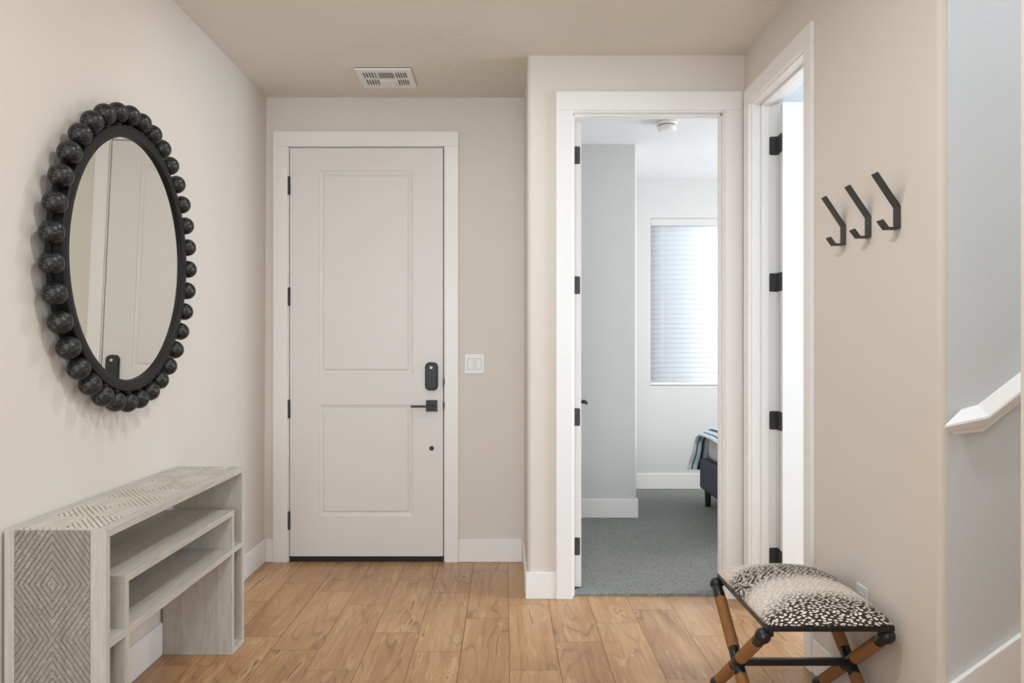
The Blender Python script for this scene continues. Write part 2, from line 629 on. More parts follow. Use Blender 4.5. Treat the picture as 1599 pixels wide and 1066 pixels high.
RY0, RY1 = 3.207, 3.917         # doorway in the right wall
b = B()
b.prism([(XR, RY0 - 0.019)] + arc(XR + 0.02, YR + 0.02, 0.02, 180, 270) + [(XR + WT, YR), (XR + WT, RY0 - 0.019)], 0, CE)
b.box(XR, XR + WT, RY1 + 0.019, YJ, 0, CE)
b.box(XR, XR + WT, RY0 - 0.019, RY1 + 0.019, OH + 0.019, CE)
struct(b.make('wall_right', M['wall']))
# stair wall (faces the camera) and the far side of the stairs
struct(B().box(XR + 0.022, 4.0, YR - 0.0015, YR + 0.10, 0, 5.2).make('wall_stairs', M['wall_cool']))
b = B()
b.prism([(0.829 + 0.02, 1.3)] + arc(0.829 + 0.02, 1.3 - 0.02, 0.02, 90, 180) + [(0.829, -3.2), (0.96, -3.2), (0.96, 1.18), (4.0, 1.18), (4.0, 1.3)], 0, CE)
struct(b.make('wall_near', M['wall']))
struct(B().box(4.0, 4.1, YR, YJ + WT, 0, 0.9).box(4.0, 4.1, YR, 2.45, 0.9, CE).box(4.0, 4.1, 3.75, YJ + WT, 0.9, CE).box(4.0, 4.1, 2.45, 3.75, 2.4, CE).make('wall_right_room', M['wall_cool']))
struct(B().box(XR + WT, 4.0, YJ - 0.012, YJ, 0, CE).make('wall_right_room_far', M['wall_cool']))

# steps of the stairs (only their skirt shows)
b = B()
for k in range(6):
    b.box(1.24 + 0.265 * k, 3.2, 1.302, YR - 0.018, 0.185 * k, 0.185 * (k + 1))
struct(b.make('stairs', M['plank']))

# ------------------------------------------------------------------ trim: casings, jambs, skirt
def casing(name, boxes, bev=0.0025):
    b = B()
    for q in boxes:
        b.box(*q)
    return struct(b.make(name, M['trim'], None, bev))


CT = 0.017
# entry door casing + jamb
casing('trim_1', [(-1.366, -1.279, YF - CT, YF, 0, 2.4515), (-0.353, -0.2725, YF - CT, YF, 0, 2.4515), (-1.366, -0.2725, YF - CT, YF, 2.4515, 2.539),
                  (DX0 - 0.0185, DX0, YF - 0.004, YF + WT, 0, OH + 0.011), (DX1, DX1 + 0.0185, YF - 0.004, YF + WT, 0, OH + 0.011),
                  (DX0, DX1, YF - 0.004, YF + WT, OH - 0.008, OH + 0.011)])
# bedroom door casing + jamb + stop
casing('trim_2', [(0.259, 0.340, YJ - CT, YJ, 0, OH + 0.006), (1.113, 1.199, YJ - CT, YJ, 0, OH + 0.006), (0.259, 1.199, YJ - CT, YJ, OH + 0.006, 2.557),
                  (BX0 - 0.0185, BX0, YJ - 0.002, YJ + WT, 0, OH + 0.018), (BX1, BX1 + 0.0185, YJ - 0.002, YJ + WT, 0, OH + 0.018),
                  (BX0, BX1, YJ - 0.002, YJ + WT, OH, OH + 0.018),
                  (BX0, BX0 + 0.011, YJ + 0.035, YJ + 0.078, 0, OH), (BX1 - 0.011, BX1, YJ + 0.035, YJ + 0.078, 0, OH), (BX0, BX1, YJ + 0.035, YJ + 0.078, OH - 0.011, OH),
                  (0.259, 0.340, YJ + WT, YJ + WT + CT, 0.012, OH + 0.006), (1.113, 1.199, YJ + WT, YJ + WT + CT, 0.012, OH + 0.006), (0.259, 1.199, YJ + WT, YJ + WT + CT, OH + 0.006, 2.557)])
# right doorway casing + jamb + stop
casing('trim_3', [(XR - CT, XR, 3.126, RY0 - 0.005, 0, OH + 0.006), (XR - CT, XR, RY1 + 0.005, 4.005, 0, OH + 0.006), (XR - CT, XR, 3.126, 4.005, OH + 0.006, 2.545),
                  (XR - 0.002, XR + WT, RY0 - 0.0185, RY0, 0, OH + 0.018), (XR - 0.002, XR + WT, RY1, RY1 + 0.0185, 0, OH + 0.018),
                  (XR - 0.002, XR + WT, RY0, RY1, OH, OH + 0.018),
                  (XR + 0.0425, XR + 0.08, RY1 - 0.011, RY1, 0, OH), (XR + 0.0425, XR + 0.08, RY0, RY0 + 0.011, 0, OH), (XR + 0.0425, XR + 0.08, RY0, RY1, OH - 0.011, OH),
                  (XR + WT, XR + WT + CT, 3.126, RY0 - 0.005, 0, OH + 0.006), (XR + WT, XR + WT + CT, RY1 + 0.005, 4.005, 0, OH + 0.006), (XR + WT, XR + WT + CT, 3.126, 4.005, OH + 0.006, 2.545)])
# stair skirt
b = B()
sl = 0.717
b.prism([(1.213, 0), (1.213, 0.337 - 0.021 * sl), (2.4, 0.337 + (2.4 - 1.234) * sl), (2.4, 0)], YR - 0.018, YR - 0.0015, 'y')
struct(b.make('trim_4', M['trim'], None, 0.003))

BH, BT = 0.135, 0.011


def board(name, x0, x1, y0, y1, z=0.0, h=BH):
    return struct(B().box(x0, x1, y0, y1, z, z + h).make(name, M['trim'], None, 0.004))


b = B()
b.prism([(XLb, 0), (XLb + BT, 0), (XLb + BT, BH), (xl(BH), BH)], -3.2, YF, 'y')
struct(b.make('baseboard_left', M['trim'], None, 0.004))
board('baseboard_front_left', XLb + BT, -1.366, YF - BT, YF)
board('baseboard_front', -0.2725, XJ - BT, YF - BT, YF)
b = B()
b.prism([(XJ - BT, YF - BT), (XJ - BT, YJ - BT + 0.006), (XJ - BT + 0.006, YJ - BT), (0.259, YJ - BT), (0.259, YJ), (XJ, YJ), (XJ, YF - BT)], 0, BH)
struct(b.make('baseboard_back', M['trim'], None, 0.003))
board('baseboard_right', XR - BT, XR, YR + 0.012, 3.126)
b = B()
b.prism([(0.245, 5.89 - BT), (0.971 + BT, 5.89 - BT), (0.971 + BT, YB), (0.971, YB), (0.971, 5.89), (0.245, 5.89)], 0.012, 0.150)
struct(b.make('baseboard_closet', M['trim'], None, 0.004))
board('baseboard_bedroom_far', 0.971 + BT, 4.1, YB - BT, YB, 0.012, 0.138)
board('baseboard_bedroom_left', 0.245, 0.256, 4.95, 5.89 - BT, 0.012, 0.138)


# ------------------------------------------------------------------ doors
def leaf(w, h, t, xa, xb, rows):
    """panelled door leaf, local: x 0..w, y 0 (front)..t, z 0..h"""
    b = B()
    prof = [(0.0, 0.0), (0.004, 0.0045), (0.012, 0.006), (0.020, 0.0095), (0.027, 0.009), (0.031, 0.003), (0.034, 0.0022)]
    zs = [0] + rows + [h]
    xs = [0, xa, xb, w]
    for side in (0, 1):
        def P(x, z, d):
            return (x, d if side == 0 else t - d, z)
        for i in range(3):
            for j in range(len(zs) - 1):
                x0, x1, z0, z1 = xs[i], xs[i + 1], zs[j], zs[j + 1]
                if i == 1 and j % 2 == 1:
                    for (i0, d0), (i1, d1) in zip(prof, prof[1:]):
                        o = [(x0 + i0, z0 + i0), (x1 - i0, z0 + i0), (x1 - i0, z1 - i0), (x0 + i0, z1 - i0)]
                        q = [(x0 + i1, z0 + i1), (x1 - i1, z0 + i1), (x1 - i1, z1 - i1), (x0 + i1, z1 - i1)]
                        for k in range(4):
                            m = (k + 1) % 4
                            b.quad(P(*o[k], d0), P(*o[m], d0), P(*q[m], d1), P(*q[k], d1))
                    i1, d1 = prof[-1]
                    b.quad(P(x0 + i1, z0 + i1, d1), P(x1 - i1, z0 + i1, d1), P(x1 - i1, z1 - i1, d1), P(x0 + i1, z1 - i1, d1))
                else:
                    b.quad(P(x0, z0, 0), P(x1, z0, 0), P(x1, z1, 0), P(x0, z1, 0))
    for i in range(3):
        b.quad((xs[i], 0, 0), (xs[i + 1], 0, 0), (xs[i + 1], t, 0), (xs[i], t, 0))
        b.quad((xs[i], 0, h), (xs[i + 1], 0, h), (xs[i + 1], t, h), (xs[i], t, h))
    for j in range(len(zs) - 1):
        b.quad((0, 0, zs[j]), (0, t, zs[j]), (0, t, zs[j + 1]), (0, 0, zs[j + 1]))
        b.quad((w, 0, zs[j]), (w, t, zs[j]), (w, t, zs[j + 1]), (w, 0, zs[j + 1]))
    return b


# entry door (closed)
D0 = -1.2685
DW, DH, DZ = 0.9045, 2.411, 0.0335
door = leaf(DW, DH, 0.044, 0.170, 0.728, [0.235, 0.895, 1.073, 2.277]).make('door_1', M['door'], None, weld=True)
struct(door)
door.location = (D0, YF - 0.002, DZ)
YD = YF - 0.002
for zc in (1.275 + (540 - y) / 264.2 for y in (290, 463, 638, 812)):
    b = B()
    b.tube((D0 - 0.003, YD - 0.004, zc - 0.054), (D0 - 0.003, YD - 0.004, zc + 0.054), 0.0068, seg=14,
           prof=[(0, 0.004), (0.01, 0.0068), (0.33, 0.0068), (0.335, 0.0058), (0.345, 0.0068), (0.655, 0.0068), (0.66, 0.0058), (0.67, 0.0068), (0.99, 0.0068), (1, 0.004)])
    b.make('hinge', M['hinge_metal'], door)
# threshold sweep
B().box(D0, D0 + DW, YD + 0.004, YD + 0.044, 0.0005, DZ - 0.001).make('door_sweep', M['dark_rubber'], door)
b = B()  # dark strips added behind the leaf to stop light leaking through the gaps
b.box(DX0 + 0.0005, D0 + 0.02, YD + 0.0445, YD + 0.052, 0.0, OH - 0.009).box(D0 + DW - 0.02, DX1 - 0.0005, YD + 0.0445, YD + 0.052, 0.0, OH - 0.009)
b.box(D0 + 0.02, D0 + DW - 0.02, YD + 0.0445, YD + 0.052, DZ + DH - 0.02, OH - 0.009)
b.make('dark_gap_backing', M['dark_rubber'], door)
# keypad deadbolt (inside half)
lx, lz = (674 - 788) / 264.2, 1.275 + (540 - 587.3) / 264.2
lock = B().prism(rrect(lx, lz, 0.0385, 0.083, 0.028), YD - 0.006, YD, 'y').make('deadbolt_lock', M['hinge_metal'], door, 0.0015)
lock['label'] = 'black keypad deadbolt housing'
b = B()
b.prism(rrect(lx, lz, 0.036, 0.0805, 0.027), YD - 0.030, YD - 0.006, 'y')
b.make('lock_cover', M['black_metal'], lock, 0.006, 3)
B().prism(rrect(lx, lz - 0.036, 0.027, 0.030, 0.012), YD - 0.0325, YD - 0.030, 'y').make('battery_cover', M['black_metal'], lock, 0.002)
B().prism(arc(lx, lz + 0.052, 0.0082, 0, 345, 23), YD - 0.0312, YD - 0.030, 'y').make('logo_disc', M['white_plastic'], lock)
B().box(lx - 0.0045, lx + 0.0045, YD - 0.0318, YD - 0.0312, lz + 0.0512, lz + 0.0530).box(lx - 0.001, lx + 0.001, YD - 0.0318, YD - 0.0312, lz + 0.0485, lz + 0.0512).make('logo_mark', M['grey_plastic'], lock)
# lever
hx, hz = (674.3 - 788) / 264.2, 1.275 + (540 - 633.2) / 264.2
h = B().box(hx - 0.0335, hx + 0.0335, YD - 0.011, YD, hz - 0.0335, hz + 0.0335).make('door_handle', M['black_metal'], door, 0.002)
b = B()
b.tube((hx, YD - 0.045, hz), (hx, YD - 0.011, hz), 0.011)
b.box(hx - 0.118, hx + 0.012, YD - 0.056, YD - 0.043, hz - 0.0075, hz + 0.0055)
b.make('lever', M['black_metal'], h, 0.0015)
# peephole-like black stud
B().tube((lx, YD - 0.006, 1.275 + (540 - 699.5) / 264.2), (lx, YD, 1.275 + (540 - 699.5) / 264.2), 0.0135, seg=24, prof=[(0, 0.010), (0.4, 0.0135), (1, 0.0135)]).make('door_stud', M['black_metal'], door)
# strike lips at the latch side
for zz in (596, 632.5):
    zc = 1.275 + (540 - zz) / 264.2
    B().prism([(-0.3635, zc - 0.027), (-0.357, zc - 0.018), (-0.3545, zc), (-0.357, zc + 0.018), (-0.3635, zc + 0.027)], YF - 0.0215, YF - 0.005, 'y').make('strike_plate', M['black_metal'], door)


def open_hinge(parent, leaf_a, leaf_b, pin):
    pass


# bedroom door (open into the bedroom, seen on edge)
d2 = leaf(0.755, 2.43, 0.035, 0.13, 0.625, [0.235, 0.895, 1.073, 2.297]).make('door_2', M['door'], None, weld=True)
struct(d2)
ang = math.radians(90 - 3.5)
d2.location = (BX0 + 0.019, YJ + WT + 0.008, 0.022)
d2.rotation_euler = (0, 0, ang)
d2['_local'] = 1
# local frame: x along the leaf into the bedroom, +y points to world -x, so shift the slab to +x side
for v_ in d2.data.vertices:
    v_.co.y -= 0.035
for zc in (1.275 + (540 - y) / 300.0 - 0.022 for y in (242, 445, 651, 853)):
    b = B()
    pr = [(-0.035 + 0.001, zc - 0.045)] + []
    # leaf on the hinge edge (local plane x = 0), rounded outer corners
    pts = [(0.0, zc - 0.045), (-0.024, zc - 0.045)]
    pts = [(0.002, zc - 0.046)] + arc(-0.029 + 0.008, zc - 0.046 + 0.008, 0.008, 270, 180) + arc(-0.029 + 0.008, zc + 0.046 - 0.008, 0.008, 180, 90) + [(0.002, zc + 0.046)]
    b.prism(pts, -0.0018, 0.0, 'x')
    b.tube((-0.004, 0.006, zc - 0.046), (-0.004, 0.006, zc + 0.046), 0.0062, seg=12)
    b.make('hinge', M['hinge_metal'], d2)
hh = B()
lzz = 0.915
hh.tube((0.69, -0.035, lzz), (0.69, -0.042, lzz), 0.031, seg=24)
hl = hh.make('door_handle', M['black_metal'], d2, 0.001)
b = B()
b.tube((0.69, -0.042, lzz), (0.69, -0.085, lzz), 0.011)
b.box(0.575, 0.702, -0.092, -0.077, lzz - 0.008, lzz + 0.008)
b.make('lever', M['black_metal'], hl, 0.002)
# strike plate on the latch jamb
B().box(BX1 - 0.0012, BX1, YJ + 0.082, YJ + 0.112, 0.90, 0.96).make('trim_5', M['hinge_metal'])
struct(bpy.data.objects['trim_5'])

# door of the right-hand room (open at a right angle, face towards the hall)
d3 = leaf(0.70, 2.43, 0.035, 0.12, 0.58, [0.235, 0.895, 1.073, 2.297]).make('door_3', M['door'], None, weld=True)
struct(d3)
d3.location = (XR + WT + 0.0, 3.832, 0.012)
Yc = RY1
for zc in (1.275 + (540 - y) / 322.0 for y in (225, 440, 657, 872)):
    b = B()
    xh = XR + WT
    # leaf let into the jamb (faces the camera), knuckle, leaf on the door edge (faces the hall)
    pts = arc(xh - 0.036 + 0.008, zc - 0.045 + 0.008, 0.008, 270, 180) + arc(xh - 0.036 + 0.008, zc + 0.045 - 0.008, 0.008, 180, 90) + [(xh, zc + 0.045), (xh, zc - 0.045)]
    b.prism(pts, Yc - 0.002, Yc, 'y')
    b.tube((xh + 0.006, 3.872, zc - 0.046), (xh + 0.006, 3.872, zc + 0.046), 0.0065, seg=14)
    b.box(xh - 0.001, xh + 0.006, 3.874, Yc - 0.0005, zc - 0.045, zc + 0.045)
    pts = arc(3.838 + 0.008, zc - 0.045 + 0.008, 0.008, 270, 180) + arc(3.838 + 0.008, zc + 0.045 - 0.008, 0.008, 180, 90) + [(3.872, zc + 0.045), (3.872, zc - 0.045)]
    b.prism(pts, xh - 0.002, xh, 'x')
    for dz in (-0.03, 0.0, 0.03):
        dx = 0.012 if dz else 0.026
        b.tube((xh - dx - 0.006, Yc - 0.0026, zc + dz), (xh - dx - 0.006, Yc - 0.001, zc + dz), 0.0035, seg=10)
    b.make('hinge', M['hinge_metal'], d3)

# ------------------------------------------------------------------ bedroom window and blind
wo = B()
for q in ((WX0, WX0 + 0.05, WZ0, WZ1), (WX1 - 0.05, WX1, WZ0, WZ1), (WX0 + 0.05, WX1 - 0.05, WZ0, WZ0 + 0.05), (WX0 + 0.05, WX1 - 0.05, WZ1 - 0.05, WZ1)):
    wo.box(q[0], q[1], YB + 0.09, YB + 0.145, q[2], q[3])
win = struct(wo.make('window_1', M['trim'], None, 0.004))
B().box(WX0 + 0.05, WX1 - 0.05, YB + 0.115, YB + 0.119, WZ0 + 0.05, WZ1 - 0.05).make('window_pane', M['glass'], win)

bl = thing('window_blind', 'white horizontal slatted blind filling the bedroom window', 'blind', (1.85, YB + 0.045, WZ0))
B().box(WX0 + 0.004, WX1 - 0.004, YB + 0.012, YB + 0.075, WZ1 - 0.062, WZ1 - 0.001).make('headrail', M['wall_cool'], bl, 0.003)
b = B()
N, pitch = 32, 0.0434
ta = math.radians(75)
for k in range(N):
    zc = WZ1 - 0.085 - k * pitch
    pts = []
    n = 6
    for i in range(n + 1):
        s_ = (i / n - 0.5) * 0.05
        cv = 0.0028 * (1 - (2 * i / n - 1) ** 2)
        # room-side edge hangs down
        pts.append((YB + 0.045 + s_ * math.cos(ta) - cv * math.sin(ta), zc + s_ * math.sin(ta) + cv * math.cos(ta)))
    back = [(p[0] + 0.0022 * math.sin(ta), p[1] - 0.0022 * math.cos(ta)) for p in pts]
    b.prism(pts + back[::-1], WX0 + 0.006, WX1 - 0.006, 'x', True)
b.make('slats', M['slat'], bl)
zb = WZ1 - 0.085 - (N - 1) * pitch - 0.045
B().box(WX0 + 0.006, WX1 - 0.006, YB + 0.025, YB + 0.065, WZ0 + 0.006, WZ0 + 0.028).make('bottom_rail', M['white_plastic'], bl, 0.003)
for xx_ in (WX0 + 0.11, WX0 + 0.345, WX0 + 0.78, WX0 + 1.02):
    b = B()
    b.box(xx_ - 0.0012, xx_ + 0.0012, YB + 0.022, YB + 0.0235, WZ0 + 0.02, WZ1 - 0.06)
    b.make('ladder_cord', M['white_plastic'], bl)

# ------------------------------------------------------------------ bed and blanket
bed = thing('bed', 'charcoal upholstered bed glimpsed at the right of the bedroom doorway', 'bed', (2.6, 5.65, 0.012))
B().box(1.56, 3.62, 4.93, 6.41, 0.139, 0.378).make('bed_frame', M['charcoal_fabric'], bed, 0.02, 4)
for lx_, ly_ in ((1.60, 6.30), (1.60, 5.04), (3.56, 6.30), (3.56, 5.04)):
    B().tube((lx_, ly_, 0.012), (lx_, ly_, 0.142), 0.021, 0.026, seg=20).make('leg', M['bed_leg'], bed, 0.002)
b = B()
b.prism(rrect(2.6, 5.67, 0.99, 0.70, 0.07), 0.37, 0.60)
b.make('mattress', M['sheet'], bed, 0.05, 4)
# blanket: runs across the bed, over the far side and down
b = B()
bl_uv = b.bm.loops.layers.uv.new('UVMap')
NU, NV = 40, 46
grid = []
path = [(5.05, 0.625), (5.5, 0.64), (5.9, 0.645), (6.2, 0.645), (6.36, 0.635), (6.45, 0.60), (6.485, 0.54), (6.50, 0.45), (6.515, 0.36), (6.53, 0.27)]


def pathpt(s_):
    f_ = s_ * (len(path) - 1)
    i_ = min(int(f_), len(path) - 2)
    a_, c_ = path[i_], path[i_ + 1]
    q_ = f_ - i_
    return a_[0] + (c_[0] - a_[0]) * q_, a_[1] + (c_[1] - a_[1]) * q_


for i in range(NU + 1):
    row = []
    u_ = i / NU
    xb_ = 1.535 + u_ * 0.95
    droop = -0.062 * math.exp(-((xb_ - 1.535) / 0.085) ** 2)
    for j in range(NV + 1):
        s_ = j / NV
        y_, z_ = pathpt(s_)
        hang = max(0.0, (0.56 - z_) / 0.3) if y_ > 6.4 else 0.0
        hang = min(1.0, hang)
        z2 = z_ + droop * (1 - hang) + 0.006 * math.sin(xb_ * 21 + y_ * 3) * (1 - hang)
        y2 = y_ + hang * 0.022 * math.sin(xb_ * 38) + (0.012 * math.sin(z_ * 25) if hang else 0)
        x2 = xb_ - hang * 0.035 + 0.006 * math.sin(y_ * 17)
        row.append((x2, y2, z2, u_ * 0.95))
    grid.append(row)
vg = [[b.bm.verts.new(p[:3]) for p in r] for r in grid]
for i in range(NU):
    for j in range(NV):
        f = b.bm.faces.new((vg[i][j], vg[i + 1][j], vg[i + 1][j + 1], vg[i][j + 1]))
        f.smooth = True
        for lp, (a_, c_) in zip(f.loops, ((i, j), (i + 1, j), (i + 1, j + 1), (i, j + 1))):
            lp[bl_uv].uv = (grid[a_][c_][3], c_ / NV)
o = b.make('blanket', M['blanket'])
md = o.modifiers.new('thickness', 'SOLIDIFY')
md.thickness = 0.012
tag(o, 'white blanket with teal and navy stripes draped over the bed', 'blanket')

# smoke detector
sd = thing('smoke_detector', 'round white smoke detector on the bedroom ceiling', 'smoke detector', (1.075, 5.30, 2.757))
B().tube((1.075, 5.30, 2.757), (1.075, 5.30, 2.735), 0.068, seg=40, prof=[(0, 0.068), (0.8, 0.068), (1, 0.064)]).make('mounting_base', M['white_plastic'], sd)
B().tube((1.075, 5.30, 2.735), (1.075, 5.30, 2.729), 0.055, seg=40).make('sensor_gap', M['grey_plastic'], sd)
B().tube((1.075, 5.30, 2.729), (1.075, 5.30, 2.697), 0.062, seg=40, prof=[(0, 0.062), (0.55, 0.062), (0.8, 0.058), (0.95, 0.048), (1, 0.038)]).make('detector_cap', M['white_plastic'], sd)

# ------------------------------------------------------------------ ceiling vent
vt = thing('ceiling_vent', 'white square vent cover with dark slots on the hall ceiling', 'vent', (-0.642, 4.366, CE))
vx0, vx1, vy0, vy1 = -0.792, -0.495, 4.216, 4.516
b = B()
zt, zb_ = CE, CE - 0.013
slots = []
cw = (vx1 - vx0)


def slotgrid(x0, x1, y0, y1, n):
    p = (x1 - x0) / n
    for k in range(n):
        slots.append((x0 + k * p + p * 0.22, x0 + k * p + p * 0.78, y0, y1))


ya, yb_, yc, yd = 4.262, 4.360, 4.376, 4.474
slotgrid(vx0 + 0.030, vx0 + 0.105, ya, yb_, 5)
slotgrid(vx0 + 0.030, vx0 + 0.105, yc, yd, 5)
slotgrid(vx1 - 0.093, vx1 - 0.030, ya, yb_, 5)
slotgrid(vx1 - 0.093, vx1 - 0.030, yc, yd, 5)
gx0, gx1 = vx0 + 0.114, vx0 + 0.196
slots.append((gx0, gx1, ya, yb_))
xs = sorted({vx0, vx1, *[s[0] for s in slots], *[s[1] for s in slots]})
ys = sorted({vy0, vy1, ya, yb_, yc, yd})
for i in range(len(xs) - 1):
    for j in range(len(ys) - 1):
        mx, my = (xs[i] + xs[i + 1]) / 2, (ys[j] + ys[j + 1]) / 2
        if any(s[0] < mx < s[1] and s[2] < my < s[3] for s in slots):
            continue
        b.box(xs[i], xs[i + 1], ys[j], ys[j + 1], zb_, zt - 0.004)
b.make('vent_cover', M['white_plastic'], vt, weld=True)
B().box(vx0 + 0.006, vx1 - 0.006, vy0 + 0.006, vy1 - 0.006, zt - 0.004, zt - 0.0005).make('dark_duct', M['dark_rubber'], vt)
B().box(gx0, gx1, ya, yb_, zb_ + 0.003, zb_ + 0.006).make('sensor_window', M['grey_plastic'], vt)
B().box(gx0, gx1, yc + 0.012, yd, zb_ - 0.003, zb_).make('light_lens', M['white_plastic'], vt, 0.001)

# ------------------------------------------------------------------ light switch, outlet
sw = thing('light_switch', 'white double rocker light switch beside the entry door', 'light switch', (-0.178, YF, 1.169))
B().box(-0.236, -0.120, YF - 0.006, YF, 1.111, 1.227).make('switch_plate', M['white_plastic'], sw, 0.002)
for cx_ in (-0.201, -0.155):
    b = B()
    b.prism([(1.137, YF - 0.010), (1.137, YF - 0.006), (1.201, YF - 0.006), (1.201, YF - 0.0075)], 0, 1, 'z')
    b.bm.clear()
    b.prism([(YF - 0.0105, 1.138), (YF - 0.006, 1.138), (YF - 0.006, 1.200), (YF - 0.0072, 1.200), (YF - 0.0072, 1.169)], cx_ - 0.0165, cx_ + 0.0165, 'x')
    b.make('rocker', M['white_plastic'], sw, 0.0006)
    B().box(cx_ - 0.018, cx_ + 0.018, YF - 0.0064, YF - 0.006, 1.1365, 1.2015).make('rocker_gap', M['grey_plastic'], sw)
ol = thing('wall_outlet', 'white outlet plate low on the right wall above the stool seat', 'outlet', (XR, 2.706, 0.41))
B().box(XR - 0.006, XR, 2.667, 2.745, 0.35, 0.466).make('outlet_plate', M['white_plastic'], ol, 0.002)
for zz in (0.388, 0.428):
    B().prism(rrect(2.706, zz, 0.017, 0.014, 0.008), XR - 0.008, XR - 0.006, 'x').make('socket', M['white_plastic'], ol)

# ------------------------------------------------------------------ coat hooks
def hook_root(y, label):
    return thing('coat_hook', label, 'hook', (XR, y, 1.67), 'coat hooks on the right wall')


hk = hook_root(2.466, 'black angled coat hook nearest the stairs')
hk['_local'] = 1
HT = 0.0052


def ribbon(path, w, t, r_end=0.0):
    """flat bar: path of (x,z) centre-line points, thickness t, width w along y"""
    b = B()
    n = len(path)
    L, R = [], []
    for i, p in enumerate(path):
        d0 = Vector(path[i]) - Vector(path[i - 1]) if i > 0 else Vector(path[1]) - Vector(path[0])
        d1 = Vector(path[i + 1]) - Vector(path[i]) if i < n - 1 else d0
        d0.normalize()
        d1.normalize()
        nn = Vector((-(d0 + d1).y, (d0 + d1).x)).normalized()
        k = (t / 2) / max(0.3, nn.dot(Vector((-d0.y, d0.x))))
        L.append((p[0] + nn.x * k, p[1] + nn.y * k))
        R.append((p[0] - nn.x * k, p[1] - nn.y * k))
    b.prism(L + R[::-1], -w / 2, w / 2, 'y')
    return b


pth = [(-0.072, 0.137), (-0.0027, 0.033), (-0.0027, -0.0335), (-0.037, -0.0335), (-0.056, -0.008)]
o = ribbon(pth, 0.040, HT).make('hook_bar', M['hook_metal'], hk, 0.0015)
for dz in (0.021, -0.006):
    B().tube((-HT - 0.0006, 0, dz), (-HT + 0.0004, 0, dz), 0.0038, seg=12).make('screw', M['screw'], hk)
for y_, lab in ((2.662, 'black angled coat hook in the middle of the three'), (2.858, 'black angled coat hook nearest the white doorway')):
    r = hk.copy()
    COL.objects.link(r)
    r.location = (XR, y_, 1.67)
    r['label'] = lab
    for ch in list(hk.children):
        c_ = ch.copy()
        COL.objects.link(c_)
        c_.parent = r

# ------------------------------------------------------------------ handrail on the stair wall
hr = thing('handrail', 'white wooden handrail fixed to the stair wall', 'handrail', (1.317, YR, 1.10))
prof = [(0.0, 0.0), (0.040, -0.026), (0.041, -0.031), (0.030, -0.050), (0.021, -0.051), (0.021, -0.062), (0.0, -0.062)]
yw = YR - 0.0016
s1, s2 = 0.245, 0.775
rg = []
for (x_, z_, sh, shz) in ((1.271, 1.1005, -1.75, s1), (1.317, 1.113, 0.12, 0.5), (2.35, 1.113 + 1.033 * s2, 0, 0)):
    rg.append([(x_ + sh * d_, yw - d_, z_ + sh * d_ * shz + q_ * (1.0 if sh < 0 else 1.22)) for d_, q_ in prof])
b = B()
b.rings(rg, True, True, False)
b.make('rail', M['trim'], hr, 0.002)
for bx in (1.62, 2.2):
    bz = 1.113 + (bx - 1.317) * s2 - 0.075
    B().tube((bx, yw, bz - 0.05), (bx, yw - 0.02, bz), 0.008).make('bracket', M['hinge_metal'], hr)

# ------------------------------------------------------------------ round beaded mirror
mr = thing('wall_mirror', 'round wall mirror ringed with black wooden beads on the left wall', 'mirror', (xl(1.585) + 0.002, 2.918, 1.588), None, True)
mr.rotation_euler = (0, math.radians(1.35), 0)


def ringlathe(prof, seg=128):
    """prof: (x, R) points, closed loop, spun around local x"""
    b = B()
    b.rings([[(x_, R_ * math.cos(2 * PI * i / seg), R_ * math.sin(2 * PI * i / seg)) for x_, R_ in prof] for i in range(seg)] +
            [[(x_, R_ * 1.0, 0.0) for x_, R_ in prof]], True, False, False)
    bmesh.ops.remove_doubles(b.bm, verts=b.bm.verts, dist=1e-6)
    for f in b.bm.faces:
        f.smooth = False
    return b


o = ringlathe([(0.016, 0.436), (0.061, 0.436), (0.064, 0.439), (0.066, 0.456), (0.064, 0.474), (0.061, 0.477), (0.016, 0.477)])
o = o.make('frame', M['mirror_frame'], mr)
B().prism([(0.488 * math.cos(2 * PI * i / 96), 0.488 * math.sin(2 * PI * i / 96)) for i in range(96)], 0.015, 0.034, 'x').make('backing', M['mirror_frame'], mr)
B().prism([(0.4365 * math.cos(2 * PI * i / 96), 0.4365 * math.sin(2 * PI * i / 96)) for i in range(96)], 0.035, 0.051, 'x').make('glass', M['mirror'], mr)
NB = 35
for k in range(NB):
    a = 2 * PI * (k + 0.18) / NB
    b = B()
    cy_, cz_ = 0.517 * math.cos(a), 0.517 * math.sin(a)
    b.sphere((0, 0, 0), 0.0365 * random.uniform(0.985, 1.015), 28, 16)
    # stub that pins the bead to the frame
    b.tube((-0.006, -math.cos(a) * 0.056, -math.sin(a) * 0.056), (-0.004, -math.cos(a) * 0.02, -math.sin(a) * 0.02), 0.014, seg=10)
    o = b.make('bead', M['bead'], None)
    o.parent = mr
    o.location = (0.052, cy_, cz_)

# ------------------------------------------------------------------ console table
TX0, TX1 = XLb + BT + 0.0015, -1.1225
TY0, TY1, TZ = 2.255, 3.449, 0.756
ct = thing('console_table', 'whitewashed wooden console table with carved diamond sides below the mirror', 'table', ((TX0 + TX1) / 2, (TY0 + TY1) / 2, 0))
TT = 0.023


def clip(poly, a, c):
    """keep the part of a convex polygon where a.p <= c"""
    out = []
    for i in range(len(poly)):
        p, q = poly[i], poly[(i + 1) % len(poly)]
        fp, fq = a[0] * p[0] + a[1] * p[1] - c, a[0] * q[0] + a[1] * q[1] - c
        if fp <= 0:
            out.append(p)
        if (fp < 0 < fq) or (fq < 0 < fp):
            k = fp / (fp - fq)
            out.append((p[0] + (q[0] - p[0]) * k, p[1] + (q[1] - p[1]) * k))
    return out


